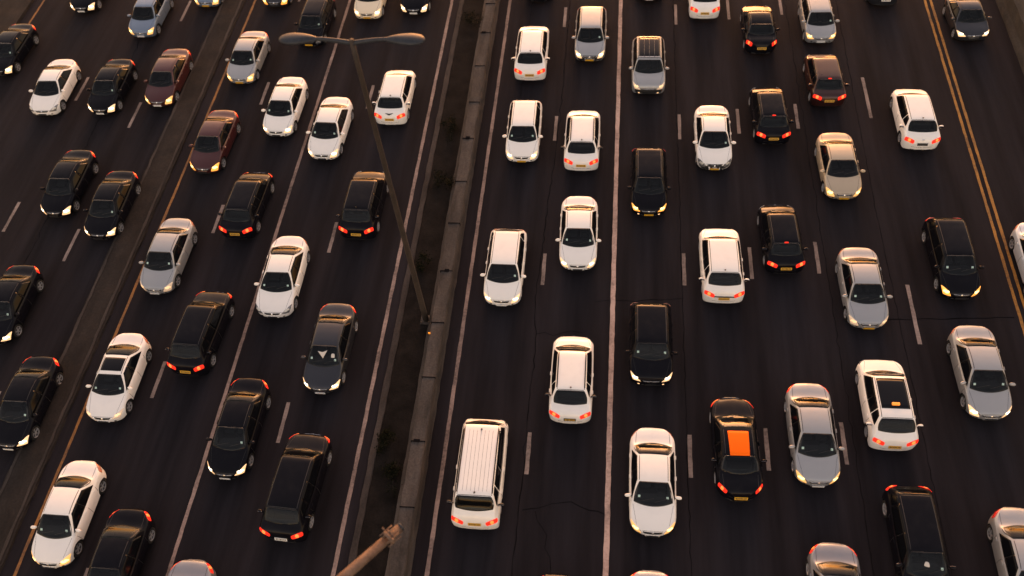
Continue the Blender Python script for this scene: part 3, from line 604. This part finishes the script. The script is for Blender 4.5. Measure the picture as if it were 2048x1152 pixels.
    if 'b' in opts: patch('brake_lamp', tree, 'top', [(-.09, Y(rr - .012)), (.09, Y(rr - .012)), (.09, Y(rr) - .005), (-.09, Y(rr) - .005)], T_on, root, k=.2, nu=4, nv=2, off=.02)
    if 'bb' in opts: patch('front_bumper_trim', tree, 'front', [(-W * .75, .27), (W * .75, .27), (W * .85, .64), (-W * .85, .64)], black, root, k=.3, nu=14, nv=4, off=.006)
    if 'badge' in opts:
        for s in (-1, 1): patch('badge', tree, 'tail', [(0, Y(.945)), (s * .24, Y(.935)), (s * .13, Y(.955)), (0, Y(.975))], black, root, k=.1, nu=5, nv=3, off=.012)
    if 'badge2' in opts: patch('badge', tree, 'tail', [(-.06, Y(.965)), (.06, Y(.965)), (.05, Y(.985)), (-.05, Y(.985))], chrome, root, k=.5, nu=5, nv=3, off=.012)
    if 'sw' in opts:
        patch('lamp_bar', tree, 'tail', [(-W * .5, Y(1.005)), (W * .5, Y(1.005)), (W * .5, Y(1.02)), (-W * .5, Y(1.02))], black, root, k=0, nu=8, nv=1, off=.012)
for pr in PROTO.values():
    for root, spec in pr.get('copies', []): dress(pr, root, spec)
    dress(pr, pr['root'], pr['first'])


# ---------------------------------------------------------------- the road
asph = noisy('asphalt', (.0070, .0064, .0084), (.0225, .0206, .0258), scale=(1.2, .08, 1), rough=.92, bump=.35, nscale=.9, bscale=55, spec=.1, edges=(.3, .72))
def sheet(name, x0, x1, y0, y1, z, m, jit=0, step=.5, kind='structure'):
    n = max(1, int((y1 - y0) / step)); V = []; F = []
    for i in range(n + 1):
        y = y0 + (y1 - y0) * i / n
        V += [(x0 + random.uniform(-jit, jit), y, z), (x1 + random.uniform(-jit, jit), y, z)]
    for i in range(n): F.append((2 * i, 2 * i + 1, 2 * i + 3, 2 * i + 2))
    o = build(name, V, F, m, smooth=False); tag(o, kind=kind); return o
dirt = noisy('bare_earth', (.030, .022, .018), (.055, .042, .033), rough=1, nscale=.8, bscale=9, bump=.6)
build('ground', [(-900, -600, -.02), (900, -600, -.02), (900, 1500, -.02), (-900, 1500, -.02)], [(0, 1, 2, 3)], dirt)['kind'] = 'structure'
sheet('road', -38.0, 24.0, -40, 160, 0, asph, step=5)

def worn(name, col, amount=.5, dark=(.03, .025, .025)):
    m = mat(name, col, .75, spec=.3); t = m.node_tree; b = t.nodes['Principled BSDF']
    tc = t.nodes.new('ShaderNodeTexCoord'); n = t.nodes.new('ShaderNodeTexNoise'); n.inputs['Scale'].default_value = 7; n.inputs['Detail'].default_value = 8; n.inputs['Roughness'].default_value = .7
    n3 = t.nodes.new('ShaderNodeTexNoise'); n3.inputs['Scale'].default_value = .7
    ad = t.nodes.new('ShaderNodeMath'); ad.operation = 'ADD'; t.links.new(n.outputs[0], ad.inputs[0]); t.links.new(n3.outputs[0], ad.inputs[1])
    r = t.nodes.new('ShaderNodeValToRGB'); r.color_ramp.elements[0].position = amount - .12; r.color_ramp.elements[1].position = amount + .18
    r.color_ramp.elements[0].color = (*dark, 1); r.color_ramp.elements[1].color = (*col, 1)
    hf = t.nodes.new('ShaderNodeMath'); hf.operation = 'MULTIPLY'; hf.inputs[1].default_value = .5; t.links.new(ad.outputs[0], hf.inputs[0])
    for x in (n, n3): t.links.new(tc.outputs['Object'], x.inputs[0])
    t.links.new(hf.outputs[0], r.inputs[0]); t.links.new(r.outputs[0], b.inputs['Base Color'])
    return m
dim_line = worn('greyed_white_line', (.29, .215, .19), .44)
white_line = worn('worn_white_line', (.46, .335, .29), .40); dash_line = worn('worn_dash', (.25, .205, .19), .42)
yellow_line = worn('worn_yellow_line', (.36, .17, .03), .42); faint_yellow = worn('faint_yellow_line', (.30, .13, .03), .44)
for x, wd, m in ((-22.8, .13, faint_yellow), (-16.55, .16, dim_line), (-9.97, .17, dim_line), (-6.3, .17, dim_line), (.54, .215, white_line), (18.45, .13, yellow_line), (18.78, .13, yellow_line), (-37.3, .13, faint_yellow)):
    sheet('lane_line', x - wd / 2, x + wd / 2, -25, 120, .006, m, jit=.012, step=.35)
for x, c, per, ln, m in ((-2.8, 24.41, 9.55, 1.88, dash_line), (3.85, 24.68, 9.55, 1.9, dash_line), (6.97, 25.17, 9.55, 1.88, dash_line), (10.07, 25.62, 9.55, 1.88, dash_line),
                         (13.92, 22.6, 14.1, 3.2, dash_line), (-27.15, 34.5, 9.55, 2.1, dash_line), (-31.25, 26.7, 9.95, 2.05, dash_line), (-19.88, 26.95, 9.5, 1.9, dash_line), (-13.56, 25.96, 10.3, 1.95, dash_line)):
    V, F = [], []
    for k in range(-4, 9):
        y = c + k * per - ln / 2; n = 6; b0 = len(V)
        for i in range(n + 1): V += [(x - .085 + random.uniform(-.01, .01), y + ln * i / n, .006), (x + .085 + random.uniform(-.01, .01), y + ln * i / n, .006)]
        for i in range(n): a = b0 + 2 * i; F.append((a, a + 1, a + 3, a + 2))
    tag(build('dashed_lane_line', V, F, m, smooth=False), kind='structure')
# cracks and sealed joints in the asphalt
tar = mat('crack_tar', (.007, .0065, .0072), 1, spec=0)
def crack(pts, wd=.03, wob=.05):
    V, F = [], []; P0 = []
    for a, b in zip(pts, pts[1:]):
        n = max(2, int(math.dist(a, b) / .35))
        for i in range(n): P0.append((a[0] + (b[0] - a[0]) * i / n + random.gauss(0, wob), a[1] + (b[1] - a[1]) * i / n + random.gauss(0, wob)))
    P0.append(pts[-1])
    for i, p in enumerate(P0):
        q = P0[min(i + 1, len(P0) - 1)]; o = P0[max(i - 1, 0)]; dx, dy = q[0] - o[0], q[1] - o[1]; l = math.hypot(dx, dy) or 1; h = wd / 2 * random.uniform(.5, 1.4)
        V += [(p[0] - dy / l * h, p[1] + dx / l * h, .003), (p[0] + dy / l * h, p[1] - dx / l * h, .003)]
    for i in range(len(P0) - 1): F.append((2 * i, 2 * i + 1, 2 * i + 3, 2 * i + 2))
    tag(build('road_crack', V, F, tar, smooth=False), kind='structure')
crack([(-2.55, 60), (-2.6, 35), (-3.1, 22), (-2.9, 20.8), (-3.05, 8)], .04, .03); crack([(-2.9, 20.8), (-.9, 20.9)], .03)
crack([(3.7, 60), (3.75, 8)], .035, .02); crack([(10.3, 60), (10.5, 8)], .03, .03); crack([(-.3, 22.6), (3.8, 23.0)], .035, .03)
crack([(12.5, 22.2), (18.2, 22.6)], .045, .03); crack([(-2.9, 12.4), (-.9, 12.8), (.5, 12.4)], .04, .05); crack([(-2.3, 12.4), (-1.6, 10.6), (-1.3, 8)], .035, .05)
crack([(13.5, 60), (13.2, 30), (13.3, 8)], .03, .02); crack([(-29.1, 60), (-29.2, 25), (-29.4, 8)], .035, .05); crack([(-4.9, 60), (-4.95, 30)], .02, .02)

# ---------------------------------------------------------------- kerbs, median, barriers
conc = noisy('weathered_concrete', (.026, .0225, .021), (.075, .064, .059), scale=(1, .22, 1), rough=.95, nscale=1.6, bscale=12, bump=.5)
kerbm = noisy('dusty_kerb', (.022, .0185, .0175), (.056, .046, .042), scale=(1, .3, 1), rough=.95, nscale=1.4, bscale=14, bump=.4)
stripm = noisy('dusty_strip', (.011, .009, .0085), (.026, .021, .019), scale=(1, .35, 1), rough=1, nscale=1.1, bscale=10, bump=.5)
def extrude(name, prof, y0, y1, m, jit=.0, step=.6, kind=None):
    """a profile (x, z) run along the road"""
    V, F = [], []; n = int((y1 - y0) / step); k = len(prof)
    for i in range(n + 1):
        y = y0 + (y1 - y0) * i / n
        for x, z in prof: V.append((x + random.uniform(-jit, jit), y, z + (random.uniform(-jit, jit) * .4 if z > .02 else 0)))
    for i in range(n):
        for j in range(k - 1): a = i * k + j; F.append((a, a + 1, a + k + 1, a + k))
    F.append(tuple(range(k))[::-1]); F.append(tuple(n * k + j for j in range(k)))
    bm = bmesh.new(); me = bpy.data.meshes.new(name); me.from_pydata(V, [], F); bm.from_mesh(me); bmesh.ops.recalc_face_normals(bm, faces=bm.faces)
    o = from_bm(name, bm, m, smooth=False)
    if kind: tag(o, kind=kind)
    return o
extrude('kerb', [(-9.45, -.01), (-9.44, .11), (-9.18, .12), (-9.16, .04)], -25, 120, kerbm, .025, .45, 'structure')
soil = noisy('median_soil', (.007, .006, .0055), (.017, .014, .0125), rough=1, nscale=1.3, bscale=12, bump=.6, spec=.1)
sheet('median_soil', -9.2, -7.7, -25, 120, .07, soil, 0, 2)
o = extrude('median_barrier', [(-7.95, -.01), (-7.90, .12), (-7.70, .32), (-7.60, .78), (-7.09, .80), (-7.03, .76), (-7.0, .30), (-6.95, .10), (-6.93, -.01)], -25, 120, conc, .022, .5)
jm = bmesh.new(); jm.from_mesh(o.data); o.data.materials.append(tar)
for k in range(48):                                # open joints between the cast lengths
    y = -20 + k * 2.9 + random.uniform(-.1, .1); bx(jm, (-7.33, y, .42), (.60, .035, .79), mi=1)
    if k % 3 == 0: bx(jm, (-7.35 + random.uniform(-.1, .1), y + .02, .815), (random.uniform(.2, .4), random.uniform(.08, .2), .03), mi=1)
jm.to_mesh(o.data); jm.free()
tag(o, 'long weathered concrete barrier beside the planted median, running up the middle of the highway', 'barrier')
extrude('separator_strip', [(-24.95, -.01), (-24.93, .12), (-24.72, .14), (-23.66, .12), (-23.62, .12), (-23.45, .10), (-23.42, -.01)], -25, 120, stripm, .03, .5, 'structure')
sheet('strip_edge', -24.86, -24.74, -25, 120, .155, kerbm, .03, .45); sheet('strip_edge', -23.68, -23.55, -25, 120, .145, kerbm, .03, .45)
extrude('far_verge', [(-38.0, -.01), (-38.05, .14), (-38.35, .15), (-38.4, .08), (-60, .05)], -25, 120, stripm, .03, .6, 'structure')
wallm = noisy('grimy_wall', (.022, .021, .019), (.050, .046, .041), scale=(1, .3, 1), rough=1, nscale=1.2, bscale=9, bump=.5)
o = extrude('edge_barrier', [(22.45, -.01), (22.5, .15), (22.68, .35), (22.76, 1.0), (23.05, 1.02), (23.3, 1.0), (23.4, -.01)], -25, 120, wallm, .015, .6)
tag(o, 'grey concrete parapet wall along the far right edge of the highway', 'wall')
sheet('verge', 24.0, 60, -40, 160, -.005, dirt, step=5)
# amber reflector on the barrier
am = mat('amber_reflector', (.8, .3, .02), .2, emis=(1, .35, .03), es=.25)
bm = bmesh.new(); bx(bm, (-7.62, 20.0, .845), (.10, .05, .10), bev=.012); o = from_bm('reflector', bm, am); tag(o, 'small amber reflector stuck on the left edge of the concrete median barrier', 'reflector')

# weeds and shrubs in the median soil
leafm = []
for i, c in enumerate(((.003, .0045, .002), (.005, .0065, .003), (.007, .0075, .004))): leafm.append(mat('scrub_leaf', c, .9, spec=.05))
def shrub(x, y, r, label, n=520):
    root = bpy.data.objects.new('shrub', None); COL.objects.link(root); root.location = (x, y, .07)
    tag(root, label, 'shrub', 'scrubby plants in the median')
    V, F, mi = [], [], []
    cl = [(random.gauss(0, r * .5), random.gauss(0, r * .8), random.uniform(.1, .35)) for _ in range(7)]
    for k in range(n):
        c = random.choice(cl); p = Vector((c[0] + random.gauss(0, r * .25), c[1] + random.gauss(0, r * .28), max(.02, c[2] + random.gauss(0, .09))))
        a = random.uniform(0, 6.28); s = random.uniform(.03, .07); d = Vector((math.cos(a), math.sin(a), random.uniform(-.3, .8))).normalized(); e = d.cross(Vector((random.uniform(-1, 1), random.uniform(-1, 1), 1))).normalized()
        b = len(V); V += [p, p + d * s + e * s * .4, p + d * s * 2, p + d * s - e * s * .4]; F.append((b, b + 1, b + 2, b + 3)); mi.append(k % 3)
    build('foliage', V, F, leafm, root, mi, smooth=False)
    bm = bmesh.new()
    for c in cl: tube(bm, [(0, 0, -.05), (c[0] * .6, c[1] * .6, c[2] * .6), c], [.012, .008, .004], 5)
    from_bm('stem', bm, dirt, root)
for a in ((-8.45, 42.9, .45, 'dark scrubby bush in the median near the top edge of the picture'), (-8.5, 33.9, .5, 'dark scrubby bush in the median right of the white hatchback, two thirds up'),
          (-8.4, 29.6, .55, 'wide low bush in the median just below its neighbour, beside the lamp post shaft'), (-8.7, 24.2, .3, 'small tuft of weeds in the median above the lamp post foot'),
          (-8.9, 14.9, .35, 'little weed clump against the kerb of the median, left of the white van'), (-8.3, 13.4, .55, 'broad dark bush in the median left of the white van roof')): shrub(*a)

# ---------------------------------------------------------------- street lamps
steel = noisy('weathered_steel', (.024, .019, .0165), (.045, .034, .028), rough=.7, nscale=2, bscale=14, bump=.15, spec=.4)
rust = noisy('rusty_steel', (.10, .062, .045), (.20, .135, .10), rough=.75, nscale=2.5, bscale=16, bump=.2)
lampgrey = noisy('lamp_grey', (.018, .023, .032), (.034, .041, .053), rough=.5, nscale=2, bscale=14, bump=.1)
lens_m = mat('lamp_lens', (.25, .24, .22), .2, coat=.6)
base = (-8.05, 21.18)
root = bpy.data.objects.new('street_lamp', None); COL.objects.link(root); root.location = (*base, .07)
tag(root, 'tall double armed street lamp standing in the planted median', 'street lamp')
bm = bmesh.new(); n = 14; tube(bm, [(0, 0, 16 * i / n) for i in range(n + 1)], [.135 - .055 * i / n for i in range(n + 1)], 14); from_bm('pole', bm, steel, root)
bm = bmesh.new(); bx(bm, (0, 0, .02), (.5, .5, .06), bev=.01)
for a in (-1, 1):
    for b in (-1, 1): bmesh.ops.create_cone(bm, cap_ends=True, segments=6, radius1=.03, radius2=.03, depth=.1, matrix=Matrix.Translation((a * .19, b * .19, .09)))
from_bm('base_plate', bm, steel, root)
for s, ln in ((-1, 2.35), (1, 2.35)):
    bm = bmesh.new()
    pts = [(s * ln * .5 * t, .02, 15.86 + .16 * math.sin(t * 1.35)) for t in [i / 8 for i in range(9)]]
    tube(bm, pts, [.085 - .02 * i / 8 for i in range(9)], 10); from_bm('arm', bm, lampgrey, root)
    bm = bmesh.new(); z0 = pts[-1][2]
    bmesh.ops.create_uvsphere(bm, u_segments=20, v_segments=12, radius=1, matrix=Matrix.Translation((s * (ln * .5 + .52), .02, z0 - .01)) @ Matrix.Diagonal((.66, .31, .13, 1)))
    for v in bm.verts:
        u = (v.co.x * s - ln * .5) / 1.1; v.co.y = .02 + (v.co.y - .02) * (.55 + .55 * min(1, max(0, u)))
        if v.co.z < z0 - .06: v.co.z = z0 - .06
    hd = from_bm('lamp_head', bm, lampgrey, root)
    bm = bmesh.new(); bmesh.ops.create_uvsphere(bm, u_segments=16, v_segments=8, radius=1, matrix=Matrix.Translation((s * (ln * .5 + .62), .02, z0 - .06)) @ Matrix.Diagonal((.36, .17, .06, 1))); from_bm('lens', bm, lens_m, hd)
# the mast whose slanting arm comes in at the lower edge
AE = Vector((-4.87, 7.23, 12.0)); AD = Vector((-6.04, 5.93, 12.0)) - AE; AD.normalize()
MB = AE + AD * 4.6
root = bpy.data.objects.new('gantry_mast', None); COL.objects.link(root); root.location = (MB.x, MB.y, .05)
tag(root, 'rusty steel mast arm with bolted collar reaching in over the median at the bottom edge', 'mast arm')
bm = bmesh.new(); tube(bm, [(0, 0, 0), (0, 0, 6), (0, 0, 12.2)], [.22, .19, .17], 16); from_bm('mast', bm, rust, root)
lo = lambda v: v - Vector((MB.x, MB.y, .05))
bm = bmesh.new(); tube(bm, [lo(MB), lo(AE + AD * 2.5), lo(AE)], [.165, .145, .12], 18); from_bm('arm', bm, rust, root)
side = AD.cross(Vector((0, 0, 1))); upv = Vector((0, 0, 1))
bm = bmesh.new(); tube(bm, [lo(AE + AD * .42), lo(AE + AD * .33)], [.19, .19], 18); tube(bm, [lo(AE + AD * .31), lo(AE + AD * .26)], [.165, .165], 18)
for k in range(6):
    a = k * math.pi / 3 + .3; r_ = side * math.cos(a) * .175 + upv * math.sin(a) * .175
    tube(bm, [lo(AE + AD * .52 + r_), lo(AE + AD * .12 + r_)], [.022, .022], 6)
    if k % 2 == 0: tube(bm, [lo(AE + AD * .34 + r_), lo(AE + AD * .34 + r_ * 1.7)], [.03, .02], 6)
from_bm('bolted_collar', bm, rust, root)
bm = bmesh.new(); tube(bm, [lo(AE), lo(AE - AD * .06)], [.13, .10], 14); from_bm('end_cap', bm, lampgrey, root)
